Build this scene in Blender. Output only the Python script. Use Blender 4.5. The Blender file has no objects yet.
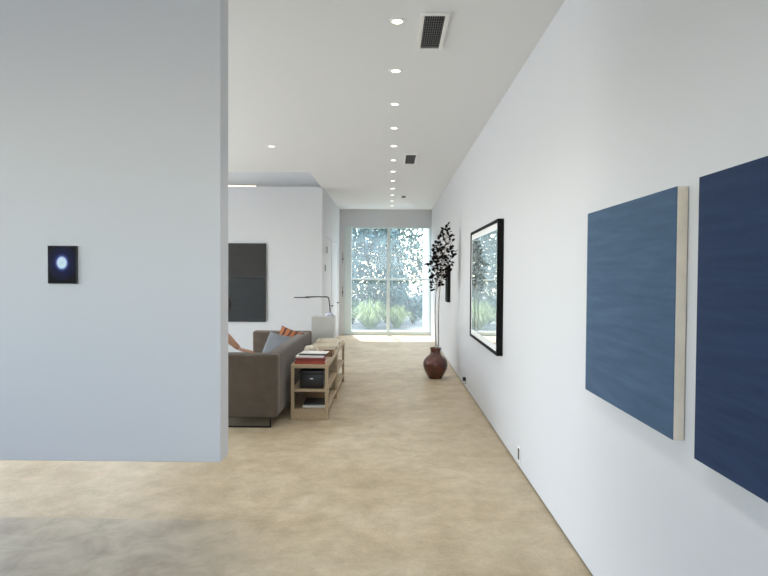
import bpy, bmesh, math, random
from mathutils import Vector, Matrix, Euler, noise
R = math.radians
scene = bpy.context.scene
COL = scene.collection
H = 3.22            # ceiling height
XR = 1.05           # right wall
YE = 14.75          # end wall
YB = 11.0           # living room back wall
XC = -1.30          # left wall of the far corridor
XL = -6.3           # living room window wall
YN = -4.0           # wall behind the camera

# ------------------------------------------------------------------ materials
def mat(name, col, rough=0.6, metal=0.0, bump=0.0, bscale=60.0, spec=0.5, var=0.0, vscale=8.0, coat=0.0, stretch=(1, 1, 1)):
    m = bpy.data.materials.new(name); m.use_nodes = True
    nt = m.node_tree; b = nt.nodes['Principled BSDF']
    b.inputs['Base Color'].default_value = (*col, 1)
    b.inputs['Roughness'].default_value = rough
    b.inputs['Metallic'].default_value = metal
    b.inputs['Specular IOR Level'].default_value = spec
    b.inputs['Coat Weight'].default_value = coat
    tc = nt.nodes.new('ShaderNodeTexCoord'); mp = nt.nodes.new('ShaderNodeMapping')
    mp.inputs['Scale'].default_value = stretch
    nt.links.new(tc.outputs['Object'], mp.inputs['Vector'])
    if var:
        n = nt.nodes.new('ShaderNodeTexNoise'); n.inputs['Scale'].default_value = vscale; n.inputs['Detail'].default_value = 5
        nt.links.new(mp.outputs['Vector'], n.inputs['Vector'])
        r = nt.nodes.new('ShaderNodeValToRGB')
        r.color_ramp.elements[0].position = 0.3; r.color_ramp.elements[1].position = 0.7
        r.color_ramp.elements[0].color = (*[c * (1 - var) for c in col], 1)
        r.color_ramp.elements[1].color = (*[min(1, c * (1 + var)) for c in col], 1)
        nt.links.new(n.outputs['Fac'], r.inputs['Fac']); nt.links.new(r.outputs['Color'], b.inputs['Base Color'])
    if bump:
        n = nt.nodes.new('ShaderNodeTexNoise'); n.inputs['Scale'].default_value = bscale; n.inputs['Detail'].default_value = 4
        nt.links.new(mp.outputs['Vector'], n.inputs['Vector'])
        bp = nt.nodes.new('ShaderNodeBump'); bp.inputs['Strength'].default_value = bump; bp.inputs['Distance'].default_value = 0.01
        nt.links.new(n.outputs['Fac'], bp.inputs['Height']); nt.links.new(bp.outputs['Normal'], b.inputs['Normal'])
    return m

def emit(name, col, s):
    m = bpy.data.materials.new(name); m.use_nodes = True
    b = m.node_tree.nodes['Principled BSDF']
    b.inputs['Base Color'].default_value = (0.8, 0.8, 0.8, 1)
    b.inputs['Emission Color'].default_value = (*col, 1); b.inputs['Emission Strength'].default_value = s
    return m

def N(nt, t, **kw):
    n = nt.nodes.new(t)
    for k, v in kw.items():
        if k in n.inputs: n.inputs[k].default_value = v
        else: setattr(n, k, v)
    return n

def floor_material():
    m = bpy.data.materials.new('polished concrete'); m.use_nodes = True
    nt = m.node_tree; L = nt.links.new; b = nt.nodes['Principled BSDF']
    tc = N(nt, 'ShaderNodeTexCoord')
    big = N(nt, 'ShaderNodeTexNoise', Scale=1.3, Detail=9.0, Roughness=0.68, Distortion=0.15)
    mid = N(nt, 'ShaderNodeTexNoise', Scale=4.6, Detail=10.0, Roughness=0.72, Distortion=0.25)
    fin = N(nt, 'ShaderNodeTexNoise', Scale=60.0, Detail=4.0)
    for n in (big, mid, fin): L(tc.outputs['Object'], n.inputs['Vector'])
    def ramp(src, a, ca, z, cz):
        r = N(nt, 'ShaderNodeValToRGB'); e = r.color_ramp.elements
        e[0].position, e[1].position = a, z; e[0].color, e[1].color = (*ca, 1), (*cz, 1)
        L(src.outputs['Fac'], r.inputs['Fac']); return r
    def mix(mode, fac, a, bb):
        x = N(nt, 'ShaderNodeMixRGB', blend_type=mode)
        if isinstance(fac, float): x.inputs['Fac'].default_value = fac
        else: L(fac, x.inputs['Fac'])
        L(a, x.inputs['Color1']); L(bb, x.inputs['Color2']); return x
    warm = ramp(big, 0.32, FLOOR_A, 0.68, FLOOR_B)
    vein = ramp(mid, 0.35, (0.40, 0.39, 0.36), 0.66, (0.62, 0.62, 0.62))
    c1 = mix('OVERLAY', 0.75, warm.outputs['Color'], vein.outputs['Color'])
    sp = ramp(fin, 0.3, (0.44, 0.44, 0.44), 0.7, (0.56, 0.56, 0.56))
    c2 = mix('OVERLAY', 0.5, c1.outputs['Color'], sp.outputs['Color'])
    # greyer area of the floor, straight on its far side, with a ragged right margin
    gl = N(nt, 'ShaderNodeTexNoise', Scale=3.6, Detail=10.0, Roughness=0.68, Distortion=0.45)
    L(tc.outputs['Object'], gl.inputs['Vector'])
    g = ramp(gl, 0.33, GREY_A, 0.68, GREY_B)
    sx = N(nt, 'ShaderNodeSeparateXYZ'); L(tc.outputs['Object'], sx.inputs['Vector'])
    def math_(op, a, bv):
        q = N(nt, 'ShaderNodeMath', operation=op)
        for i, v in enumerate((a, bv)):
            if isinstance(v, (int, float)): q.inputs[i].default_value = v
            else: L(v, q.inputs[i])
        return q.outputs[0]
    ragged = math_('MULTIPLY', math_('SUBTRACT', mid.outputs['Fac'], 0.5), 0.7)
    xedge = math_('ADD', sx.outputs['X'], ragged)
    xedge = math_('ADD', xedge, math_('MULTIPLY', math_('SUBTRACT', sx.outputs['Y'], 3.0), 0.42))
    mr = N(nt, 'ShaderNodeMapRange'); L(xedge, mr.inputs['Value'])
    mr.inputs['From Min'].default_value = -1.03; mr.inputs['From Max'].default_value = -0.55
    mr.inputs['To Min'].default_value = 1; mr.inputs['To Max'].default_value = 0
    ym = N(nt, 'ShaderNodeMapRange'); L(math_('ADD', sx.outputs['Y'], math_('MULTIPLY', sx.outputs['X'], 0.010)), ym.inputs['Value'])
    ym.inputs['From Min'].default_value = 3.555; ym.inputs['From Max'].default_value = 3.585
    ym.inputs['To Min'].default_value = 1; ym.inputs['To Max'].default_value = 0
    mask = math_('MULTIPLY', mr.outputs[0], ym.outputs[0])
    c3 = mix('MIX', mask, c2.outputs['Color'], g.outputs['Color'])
    L(c3.outputs['Color'], b.inputs['Base Color'])
    rr = N(nt, 'ShaderNodeMapRange'); L(mid.outputs['Fac'], rr.inputs['Value'])
    rr.inputs['To Min'].default_value = 0.34; rr.inputs['To Max'].default_value = 0.62
    L(rr.outputs[0], b.inputs['Roughness'])
    b.inputs['Specular IOR Level'].default_value = 0.32
    bp = N(nt, 'ShaderNodeBump', Strength=0.22, Distance=0.02); L(mid.outputs['Fac'], bp.inputs['Height'])
    L(bp.outputs['Normal'], b.inputs['Normal'])
    return m

def pane_material():
    m = bpy.data.materials.new('hazed window glass'); m.use_nodes = True
    nt = m.node_tree; L = nt.links.new
    for n in list(nt.nodes): nt.nodes.remove(n)
    out = N(nt, 'ShaderNodeOutputMaterial')
    tr = N(nt, 'ShaderNodeBsdfTransparent', Color=(0.95, 1.0, 1.0, 1))
    tl = N(nt, 'ShaderNodeBsdfTranslucent', Color=(0.80, 0.95, 1.0, 1))  # translucent share imitates the glare haze over the view outside
    gl = N(nt, 'ShaderNodeBsdfGlossy', Roughness=0.02)
    a = N(nt, 'ShaderNodeMixShader', Fac=VEIL); L(tr.outputs[0], a.inputs[1]); L(tl.outputs[0], a.inputs[2])
    c = N(nt, 'ShaderNodeMixShader', Fac=0.01); L(a.outputs[0], c.inputs[1]); L(gl.outputs[0], c.inputs[2])
    L(c.outputs[0], out.inputs['Surface'])
    return m

def artwork_material(name, kind, c0, c1, rough):
    m = bpy.data.materials.new(name); m.use_nodes = True
    nt = m.node_tree; L = nt.links.new; b = nt.nodes['Principled BSDF']
    b.inputs['Roughness'].default_value = rough; b.inputs['Specular IOR Level'].default_value = 0.25
    tc = N(nt, 'ShaderNodeTexCoord')
    if kind == 'brush':
        mp = N(nt, 'ShaderNodeMapping'); mp.inputs['Scale'].default_value = (1, 0.8, 9)
        L(tc.outputs['Object'], mp.inputs['Vector'])
        n = N(nt, 'ShaderNodeTexNoise', Scale=3.0, Detail=8.0, Roughness=0.7)
        n2 = N(nt, 'ShaderNodeTexNoise', Scale=220.0, Detail=2.0)
        L(mp.outputs['Vector'], n.inputs['Vector']); L(tc.outputs['Object'], n2.inputs['Vector'])
        r = N(nt, 'ShaderNodeValToRGB'); e = r.color_ramp.elements
        e[0].position, e[1].position = 0.3, 0.72; e[0].color, e[1].color = (*c0, 1), (*c1, 1)
        L(n.outputs['Fac'], r.inputs['Fac']); L(r.outputs['Color'], b.inputs['Base Color'])
        bp = N(nt, 'ShaderNodeBump', Strength=0.25, Distance=0.004); L(n2.outputs['Fac'], bp.inputs['Height'])
        L(bp.outputs['Normal'], b.inputs['Normal'])
    if kind == 'orb':
        mp = N(nt, 'ShaderNodeMapping'); mp.inputs['Scale'].default_value = (1, 0.0, 0.84)
        mp.inputs['Location'].default_value = (0, 0, -0.011 * 0.84)
        L(tc.outputs['Object'], mp.inputs['Vector'])
        ln = N(nt, 'ShaderNodeVectorMath', operation='LENGTH'); L(mp.outputs['Vector'], ln.inputs[0])
        r = N(nt, 'ShaderNodeValToRGB'); cr = r.color_ramp
        mr = N(nt, 'ShaderNodeMapRange'); L(ln.outputs['Value'], mr.inputs['Value']); mr.inputs['From Max'].default_value = 0.1
        L(mr.outputs[0], r.inputs['Fac'])
        cr.elements[0].position = 0.0; cr.elements[0].color = (0.62, 0.82, 1.0, 1)
        cr.elements[1].position = 1.0; cr.elements[1].color = (0.001, 0.001, 0.002, 1)
        for p, c in ((0.20, (0.8, 0.93, 1.0)), (0.265, (0.55, 0.75, 1.0)), (0.33, (0.05, 0.07, 0.28)), (0.45, (0.006, 0.008, 0.05))):
            q = cr.elements.new(p); q.color = (*c, 1)
        L(r.outputs['Color'], b.inputs['Base Color'])
    return m

def print_material():
    m = bpy.data.materials.new('pale print under glass'); m.use_nodes = True
    nt = m.node_tree; L = nt.links.new; b = nt.nodes['Principled BSDF']
    tc = N(nt, 'ShaderNodeTexCoord'); n = N(nt, 'ShaderNodeTexNoise', Scale=2.2, Detail=7.0, Roughness=0.6)
    L(tc.outputs['Object'], n.inputs['Vector'])
    r = N(nt, 'ShaderNodeValToRGB'); e = r.color_ramp.elements
    e[0].position, e[1].position = 0.3, 0.7; e[0].color, e[1].color = (0.28, 0.36, 0.36, 1), (0.48, 0.57, 0.56, 1)
    L(n.outputs['Fac'], r.inputs['Fac']); L(r.outputs['Color'], b.inputs['Base Color'])
    b.inputs['Roughness'].default_value = 0.03; b.inputs['Coat Weight'].default_value = 1.0; b.inputs['Coat Roughness'].default_value = 0.01
    return m

FLOOR_A = (0.435, 0.342, 0.222); FLOOR_B = (0.575, 0.485, 0.35)
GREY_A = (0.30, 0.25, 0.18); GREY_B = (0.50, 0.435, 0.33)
VEIL = 0.08
M = {}
M['wall'] = mat('matte white paint', (0.64, 0.65, 0.67), 0.75, bump=0.05, bscale=90, spec=0.3)
M['ceil'] = mat('ceiling paint', (0.79, 0.805, 0.82), 0.85, spec=0.2)
M['dark_gap'] = mat('dark reveal', (0.05, 0.045, 0.04), 0.8)
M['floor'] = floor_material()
M['frame_alu'] = mat('pale window frame', (0.62, 0.70, 0.70), 0.4)
M['pane'] = pane_material()
M['sofa'] = mat('grey brown upholstery', (0.115, 0.090, 0.068), 0.9, bump=0.5, bscale=260, var=0.14, vscale=9, spec=0.25)
M['sofa'].node_tree.nodes['Principled BSDF'].inputs['Sheen Weight'].default_value = 0.25
M['black_metal'] = mat('black metal', (0.012, 0.012, 0.013), 0.35, metal=0.6)
M['black'] = mat('black plastic', (0.008, 0.008, 0.009), 0.4)
M['blue_cushion'] = mat('blue grey linen', (0.16, 0.172, 0.185), 0.9, bump=0.5, bscale=250, var=0.1)
M['wood'] = mat('pale birch', (0.46, 0.35, 0.22), 0.5, bump=0.05, bscale=40, var=0.14, vscale=5, stretch=(9, 1, 9))
M['plinth'] = mat('pale grey lacquer', (0.47, 0.465, 0.43), 0.35, var=0.05, vscale=3)
M['red'] = mat('red book cloth', (0.34, 0.055, 0.03), 0.6, var=0.15, vscale=20)
M['darkred'] = mat('dark red book cloth', (0.20, 0.03, 0.025), 0.6, var=0.15, vscale=20)
M['paper'] = mat('white paper', (0.82, 0.80, 0.75), 0.7)
M['cream'] = mat('cream board', (0.76, 0.70, 0.58), 0.7, var=0.08)
M['brown'] = mat('brown leather', (0.25, 0.14, 0.07), 0.5, var=0.15)
M['darkgrey'] = mat('dark grey cover', (0.03, 0.032, 0.036), 0.5)
M['ivory'] = mat('ivory ceramic', (0.70, 0.63, 0.50), 0.45, bump=0.3, bscale=30, var=0.2, vscale=25)
M['glassy'] = mat('smoked clear acrylic', (0.42, 0.44, 0.52), 0.12, spec=0.8, coat=0.6)
M['vase'] = mat('red brown glaze', (0.080, 0.018, 0.007), 0.22, var=0.45, vscale=7, bump=0.12, bscale=14, coat=0.5)
M['stem'] = mat('pale branch bark', (0.34, 0.28, 0.23), 0.8, bump=0.3, bscale=80, var=0.3, vscale=30)
M['darkleaf'] = mat('dried dark leaf', (0.007, 0.005, 0.005), 0.8, var=0.3, vscale=12, spec=0.1)
M['white_metal'] = mat('white enamel', (0.82, 0.82, 0.80), 0.4)
M['lens'] = emit('lamp lens', (1.0, 0.93, 0.80), 5.0)
M['cove'] = emit('warm light strip', (1.0, 0.86, 0.62), 3.0)
M['grille'] = mat('grey grille blade', (0.20, 0.20, 0.21), 0.45)
M['duct'] = mat('black duct', (0.006, 0.006, 0.006), 0.9)
M['paint_mid'] = artwork_material('slate blue oil paint', 'brush', (0.042, 0.084, 0.150), (0.072, 0.130, 0.215), 0.7)
M['paint_navy'] = artwork_material('navy oil paint', 'brush', (0.014, 0.030, 0.076), (0.025, 0.048, 0.112), 0.75)
M['paint_coal'] = artwork_material('charcoal paint', 'brush', (0.026, 0.025, 0.024), (0.040, 0.039, 0.037), 0.5)
M['paint_coal2'] = artwork_material('blue charcoal paint', 'brush', (0.020, 0.023, 0.026), (0.034, 0.038, 0.041), 0.5)
M['canvas'] = mat('raw canvas edge', (0.62, 0.56, 0.47), 0.9, bump=0.2, bscale=300, var=0.08, vscale=10)
M['orb'] = artwork_material('pale orb print', 'orb', None, None, 0.25)
M['print'] = print_material()
M['mat_board'] = mat('white mount board', (0.86, 0.87, 0.87), 0.6)
M['frame_black'] = mat('satin black wood', (0.006, 0.006, 0.006), 0.65, spec=0.15)
M['skin'] = mat('skin', (0.40, 0.215, 0.135), 0.5, var=0.05)
M['hair'] = mat('dark brown hair', (0.020, 0.011, 0.008), 0.5, bump=0.4, bscale=120)
M['shirt'] = mat('black cotton', (0.02, 0.021, 0.025), 0.9, bump=0.3, bscale=200)
M['trousers'] = mat('dark denim', (0.035, 0.045, 0.07), 0.9, bump=0.3, bscale=200)
M['shoe'] = mat('dark shoe', (0.02, 0.018, 0.016), 0.6)
M['render'] = mat('white exterior render', (0.82, 0.82, 0.80), 0.9, bump=0.1, bscale=60)
M['patio'] = mat('pale gravel', (0.22, 0.22, 0.20), 0.95, bump=0.5, bscale=60, var=0.2, vscale=12)
M['leaf_a'] = mat('grey green leaf', (0.10, 0.16, 0.13), 0.6, var=0.35, vscale=2)
M['leaf_b'] = mat('blue green leaf', (0.085, 0.145, 0.135), 0.6, var=0.35, vscale=2)
M['leaf_c'] = mat('shrub leaf', (0.085, 0.14, 0.10), 0.6, var=0.35, vscale=3)
M['blade'] = mat('yellow green grass blade', (0.30, 0.37, 0.15), 0.6, var=0.25, vscale=4)
M['bark'] = mat('tree bark', (0.10, 0.085, 0.075), 0.9, bump=0.6, bscale=30, var=0.3)

def orange_mat():
    m = bpy.data.materials.new('orange ikat weave'); m.use_nodes = True
    nt = m.node_tree; L = nt.links.new; b = nt.nodes['Principled BSDF']; b.inputs['Roughness'].default_value = 0.9
    tc = N(nt, 'ShaderNodeTexCoord'); w = N(nt, 'ShaderNodeTexWave', Scale=3.2, Distortion=9.0, Detail=2.0)
    L(tc.outputs['Object'], w.inputs['Vector'])
    r = N(nt, 'ShaderNodeValToRGB'); e = r.color_ramp.elements
    e[0].color = (0.06, 0.022, 0.016, 1); e[1].color = (0.33, 0.115, 0.045, 1); e[0].position = 0.15; e[1].position = 0.45
    L(w.outputs['Fac'], r.inputs['Fac']); L(r.outputs['Color'], b.inputs['Base Color'])
    return m
M['orange'] = orange_mat()

# ------------------------------------------------------------------ mesh helpers
def box(bm, x0, x1, y0, y1, z0, z1, r=0.0, seg=2, rot=None, piv=None):
    t = bmesh.new(); bmesh.ops.create_cube(t, size=1)
    for v in t.verts:
        v.co = Vector(((x0 + x1) / 2 + v.co.x * (x1 - x0), (y0 + y1) / 2 + v.co.y * (y1 - y0), (z0 + z1) / 2 + v.co.z * (z1 - z0)))
    if r: bmesh.ops.bevel(t, geom=list(t.edges), offset=r, segments=seg, profile=0.5, affect='EDGES')
    if rot is not None:
        p = Vector(piv) if piv else Vector(((x0 + x1) / 2, (y0 + y1) / 2, (z0 + z1) / 2))
        for v in t.verts: v.co = rot @ (v.co - p) + p
    join(bm, t)

def join(bm, t):
    me = bpy.data.meshes.new('tmp'); t.to_mesh(me); t.free(); bm.from_mesh(me); bpy.data.meshes.remove(me)

def tube(bm, pts, rad, n=10, cap=True):
    pts = [Vector(p) for p in pts]
    if not isinstance(rad, (list, tuple)): rad = [rad] * len(pts)
    rings = []; up = None
    for i, p in enumerate(pts):
        d = (pts[min(i + 1, len(pts) - 1)] - pts[max(i - 1, 0)]).normalized()
        if up is None: up = d.orthogonal().normalized()
        else:
            up = (up - d * up.dot(d))
            up = up.normalized() if up.length > 1e-6 else d.orthogonal().normalized()
        w = d.cross(up)
        rings.append([bm.verts.new(p + (up * math.cos(2 * math.pi * k / n) + w * math.sin(2 * math.pi * k / n)) * rad[i]) for k in range(n)])
    for a, b in zip(rings, rings[1:]):
        for k in range(n): bm.faces.new((a[k], a[(k + 1) % n], b[(k + 1) % n], b[k]))
    if cap:
        bm.faces.new(rings[0][::-1]); bm.faces.new(rings[-1])

def lathe(bm, prof, n=40, c=(0, 0, 0), close_top=False):
    rings = []
    for r, z in prof:
        rings.append([bm.verts.new((c[0] + max(r, 1e-4) * math.cos(2 * math.pi * k / n), c[1] + max(r, 1e-4) * math.sin(2 * math.pi * k / n), c[2] + z)) for k in range(n)])
    for a, b in zip(rings, rings[1:]):
        for k in range(n): bm.faces.new((a[k], a[(k + 1) % n], b[(k + 1) % n], b[k]))
    bm.faces.new(rings[0][::-1])
    if close_top: bm.faces.new(rings[-1])

def obj(name, bm, m, parent=None, loc=None, rot=None, smooth=False):
    me = bpy.data.meshes.new(name)
    bmesh.ops.recalc_face_normals(bm, faces=bm.faces)
    bm.to_mesh(me); bm.free(); me.materials.append(m)
    if smooth:
        me.polygons.foreach_set('use_smooth', [True] * len(me.polygons))
        me.set_sharp_from_angle(angle=R(40))
    o = bpy.data.objects.new(name, me); COL.objects.link(o)
    if loc: o.location = loc
    if rot: o.rotation_euler = rot
    if parent: o.parent = parent
    return o

def tag(o, label, cat, group=None):
    o['label'] = label; o['category'] = cat
    if group: o['group'] = group
    return o

def thing(name, label, cat, loc=(0, 0, 0), rz=0.0, group=None):
    o = bpy.data.objects.new(name, None); COL.objects.link(o); o.empty_display_size = 0.1
    o.location = loc; o.rotation_euler = (0, 0, rz)
    return tag(o, label, cat, group)

def struct(name, bm, m, parent=None, label=None):
    o = obj(name, bm, m, parent)
    if parent is None: o['kind'] = 'structure'
    if label: o['label'] = label
    return o

def dup(root, loc, label, group=None):
    r = root.copy(); COL.objects.link(r); r.location = loc; r['label'] = label
    if group: r['group'] = group
    for ch in list(root.children):
        c = ch.copy(); COL.objects.link(c); c.parent = r
        for g in list(ch.children):
            d = g.copy(); COL.objects.link(d); d.parent = c
    return r

# ------------------------------------------------------------------ room shell
T = 0.25
bm = bmesh.new(); box(bm, XL - T, XR + T, YN - T, YE + 0.12, -0.2, 0); struct('floor', bm, M['floor'], label='polished beige concrete floor with a greyer area near the camera')
# ceiling, with a slot shaped to imitate shade along the living room's back wall
SY0, SX1 = 9.45, -1.32
bm = bmesh.new()
box(bm, XL - T, XR + T, YN - T, SY0, H, H + 0.5)
box(bm, SX1, XR + T, SY0, YE + T, H, H + 0.5)
box(bm, XL - T, SX1, YB + 0.45, YE + T, H, H + 0.5)
box(bm, XL - T, SX1, SY0, YB + 0.45, H + 0.6, H + 0.95)
box(bm, XL - T, SX1, SY0 - T, SY0, H + 0.5, H + 0.95); box(bm, XL - T, SX1, YB + 0.45, YB + 0.7, H + 0.5, H + 0.95); box(bm, SX1, SX1 + T, SY0 - T, YB + 0.7, H + 0.5, H + 0.95); box(bm, XL - 2 * T, XL - T, SY0 - T, YB + 0.7, H, H + 0.95)
box(bm, XL - T, XL, SY0, YB + 0.45, H, H + 0.75)
struct('ceiling', bm, M['ceil'], label='flat white ceiling with a row of downlights')
bm = bmesh.new(); box(bm, XR, XR + T, YN, YE + T, 0.016, H); struct('wall_right', bm, M['wall'], label='long white wall hung with paintings')
bm = bmesh.new(); box(bm, XR + 0.012, XR + 0.1, YN, YE, 0.0, 0.02); struct('baseboard_right', bm, M['dark_gap'], label='dark shadow gap at the foot of the right wall')
# end wall with the tall window opening
WX0, WX1, WZ0, WZ1 = -1.17, 1.045, 0.0, 2.79
bm = bmesh.new()
box(bm, XC - T, WX0, YE, YE + T, 0, H); box(bm, WX0, XR + T, YE, YE + T, WZ1, H)
struct('wall_end', bm, M['wall'], label='white end wall around the tall window')
# window
bm = bmesh.new()
box(bm, WX0, -0.985, YE - 0.01, YE + 0.14, 0, WZ1, 0.008)
box(bm, 1.012, WX1, YE + 0.02, YE + 0.14, 0, WZ1, 0.004)
box(bm, -0.985, 1.012, YE + 0.02, YE + 0.14, 2.745, WZ1, 0.004)
box(bm, -0.985, 1.012, YE + 0.02, YE + 0.14, 0, 0.105, 0.006)
win = struct('window_1', bm, M['frame_alu'], label='tall four-pane window at the corridor end')
bm = bmesh.new(); box(bm, -0.085, -0.005, YE + 0.035, YE + 0.12, 0.105, 2.745, 0.004); obj('mullion', bm, M['frame_alu'], win)
bm = bmesh.new(); box(bm, -0.985, 1.012, YE + 0.03, YE + 0.13, 1.41, 1.455, 0.004); obj('transom', bm, M['frame_alu'], win)
for x0, x1 in ((-0.985, -0.085), (-0.005, 1.012)):
    for z0, z1 in ((0.105, 1.41), (1.455, 2.745)):
        bm = bmesh.new(); v = [bm.verts.new(p) for p in ((x0, YE + .08, z0), (x1, YE + .08, z0), (x1, YE + .08, z1), (x0, YE + .08, z1))]; bm.faces.new(v)
        obj('pane', bm, M['pane'], win)
for z in (1.98, 1.12):
    bm = bmesh.new(); box(bm, -1.218, -1.208, YE - 0.03, YE - 0.02, z - 0.14, z + 0.14, 0.003)
    box(bm, -1.226, -1.20, YE - 0.035, YE - 0.0, z - 0.05, z + 0.0, 0.004); obj('hinge', bm, M['black_metal'], win)

# living room back wall and the corridor's left wall (one solid block), with two flush doors
bm = bmesh.new()
CX0, CX1, CZ0, CZ1 = -6.0, -4.8, 1.85, 2.8
TB = 0.55
box(bm, XL, CX0, YB, YB + TB, 0, H); box(bm, CX1, XC - T, YB, YB + TB, 0, H); box(bm, XC - T, XC, YB, YB + T, 0, H); box(bm, CX0, CX1, YB, YB + TB, 0, CZ0); box(bm, CX0, CX1, YB, YB + TB, CZ1, H)
struct('wall_back', bm, M['wall'], label='white back wall of the living area')
bm = bmesh.new()
for y0, y1, z0 in ((YB + T, 11.83, 0), (11.83, 12.80, 2.32), (12.80, 13.30, 0), (13.30, 14.22, 2.32), (14.22, YE, 0)):
    box(bm, XC - T, XC, y0, y1, z0, H)
struct('wall_left', bm, M['wall'], label='white left wall of the far corridor')
for i, (y0, y1) in enumerate(((11.83, 12.80), (13.30, 14.22))):
    bm = bmesh.new(); box(bm, XC - 0.07, XC - 0.006, y0 + 0.006, y1 - 0.006, 0.008, 2.314, 0.003)
    d = struct('door_%d' % (i + 1), bm, M['wall'], label='flush white door in the left corridor wall, ' + ('nearer the sofa' if i == 0 else 'beside the window'))
    bm = bmesh.new(); yh = y1 - 0.08; zh = 0.86
    tube(bm, [(XC - 0.006, yh, zh), (XC + 0.045, yh, zh)], 0.011)
    tube(bm, [(XC + 0.045, yh + 0.01, zh), (XC + 0.045, yh - 0.13, zh)], 0.010)
    lathe(bm, [(0.026, 0), (0.026, 0.001)], 16, (XC + 0.0, yh, zh)) if False else None
    obj('door_handle', bm, M['black_metal'], d, smooth=True)
RZ0 = 1.75  # sill of the unseen rear opening, set to shape light on the partition
# window wall of the living area (left) and the wall behind the camera
def wall_open_x(name, x0, x1, ya, yb, opens, label):
    bm = bmesh.new(); y = ya
    for (o0, o1, z0, z1) in opens:
        box(bm, x0, x1, y, o0, 0, H); box(bm, x0, x1, o0, o1, 0, z0); box(bm, x0, x1, o0, o1, z1, H); y = o1
    box(bm, x0, x1, y, yb, 0, H); struct(name, bm, M['wall'], label=label)
LWIN = [(-2.5, 2.4, 1.3, 2.9), (4.3, 8.6, 0.1, 2.8)]
wall_open_x('wall_windows', XL - T, XL, YN, YB + T, LWIN, 'white wall with the living area windows')
bm = bmesh.new()
box(bm, XL, -4.4, YN - T, YN, 0, H); box(bm, 0.9, XR + T, YN - T, YN, 0, H); box(bm, -4.4, 0.9, YN - T, YN, 0, RZ0); box(bm, -4.4, 0.9, YN - T, YN, 3.05, H)
struct('wall_rear', bm, M['wall'], label='white rear wall with wide glazing')
for i, (a, b, z0, z1) in enumerate(LWIN):
    bm = bmesh.new()
    box(bm, XL - 0.16, XL - 0.09, a, a + 0.05, z0, z1); box(bm, XL - 0.16, XL - 0.09, b - 0.05, b, z0, z1)
    box(bm, XL - 0.16, XL - 0.09, a, b, z0, z0 + 0.05); box(bm, XL - 0.16, XL - 0.09, a, b, z1 - 0.05, z1)
    struct('window_%d' % (i + 2), bm, M['frame_alu'], label='window frame of the living area, number %d along the left wall' % (i + 1))
bm = bmesh.new()
box(bm, CX0, CX0 + 0.05, YB + 0.1, YB + 0.17, CZ0, CZ1); box(bm, CX1 - 0.05, CX1, YB + 0.1, YB + 0.17, CZ0, CZ1); box(bm, CX0, CX1, YB + 0.1, YB + 0.17, CZ0, CZ0 + 0.05); box(bm, CX0, CX1, YB + 0.1, YB + 0.17, CZ1 - 0.05, CZ1)
struct('window_4', bm, M['frame_alu'], label='high window frame at the far left of the back wall')
bm = bmesh.new()
for x in (-4.4, -1.775, 0.85): box(bm, x, x + 0.05, YN - 0.15, YN - 0.08, RZ0, 3.05)
box(bm, -4.4, 0.9, YN - 0.15, YN - 0.08, 3.0, 3.05); box(bm, -4.4, 0.9, YN - 0.15, YN - 0.08, RZ0, RZ0 + 0.05)
struct('window_5', bm, M['frame_alu'], label='wide glazing frame of the rear wall')
# hanging wall in the left foreground
PY0, PY1, PX1, PZ0 = 3.34, 3.50, -0.985, 0.446
bm = bmesh.new(); box(bm, XL, PX1, PY0, PY1, PZ0, H, 0.004, 1); struct('wall_front', bm, M['wall'], label='white suspended partition wall in the left foreground')

# ------------------------------------------------------------------ art on the walls
def orb_picture():
    t = thing('framed_print', 'small black picture with a glowing pale blue oval on the foreground partition', 'picture', (-1.903, PY0, 1.598))
    bm = bmesh.new(); box(bm, -0.084, 0.084, -0.018, 0, -0.11, 0.11, 0.002); obj('backing_box', bm, M['black'], t)
    bm = bmesh.new(); box(bm, -0.080, 0.080, -0.0195, -0.017, -0.106, 0.106); obj('print', bm, M['orb'], t)
orb_picture()

def canvas(loc, w, h, t_, m, label, name='painting'):
    t = thing(name, label, 'painting', loc, 0, 'blue square paintings on the right wall')
    bm = bmesh.new(); box(bm, -t_ + 0.002, 0, -w / 2, w / 2, -h / 2, h / 2, 0.003); obj('stretched_canvas', bm, M['canvas'], t)
    bm = bmesh.new(); box(bm, -t_ - 0.0015, -t_ + 0.003, -w / 2 + 0.001, w / 2 - 0.001, -h / 2 + 0.001, h / 2 - 0.001, 0.001, 1); obj('painted_surface', bm, m, t)
canvas((XR - 0.003, 2.50, 1.419), 0.915, 0.90, 0.04, M['paint_mid'], 'slate blue square canvas with raw beige edge showing, wholly in view on right wall')
canvas((XR - 0.003, 1.44, 1.413), 0.915, 0.925, 0.04, M['paint_navy'], 'darker navy square canvas cut off by the right side of the view')

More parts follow.
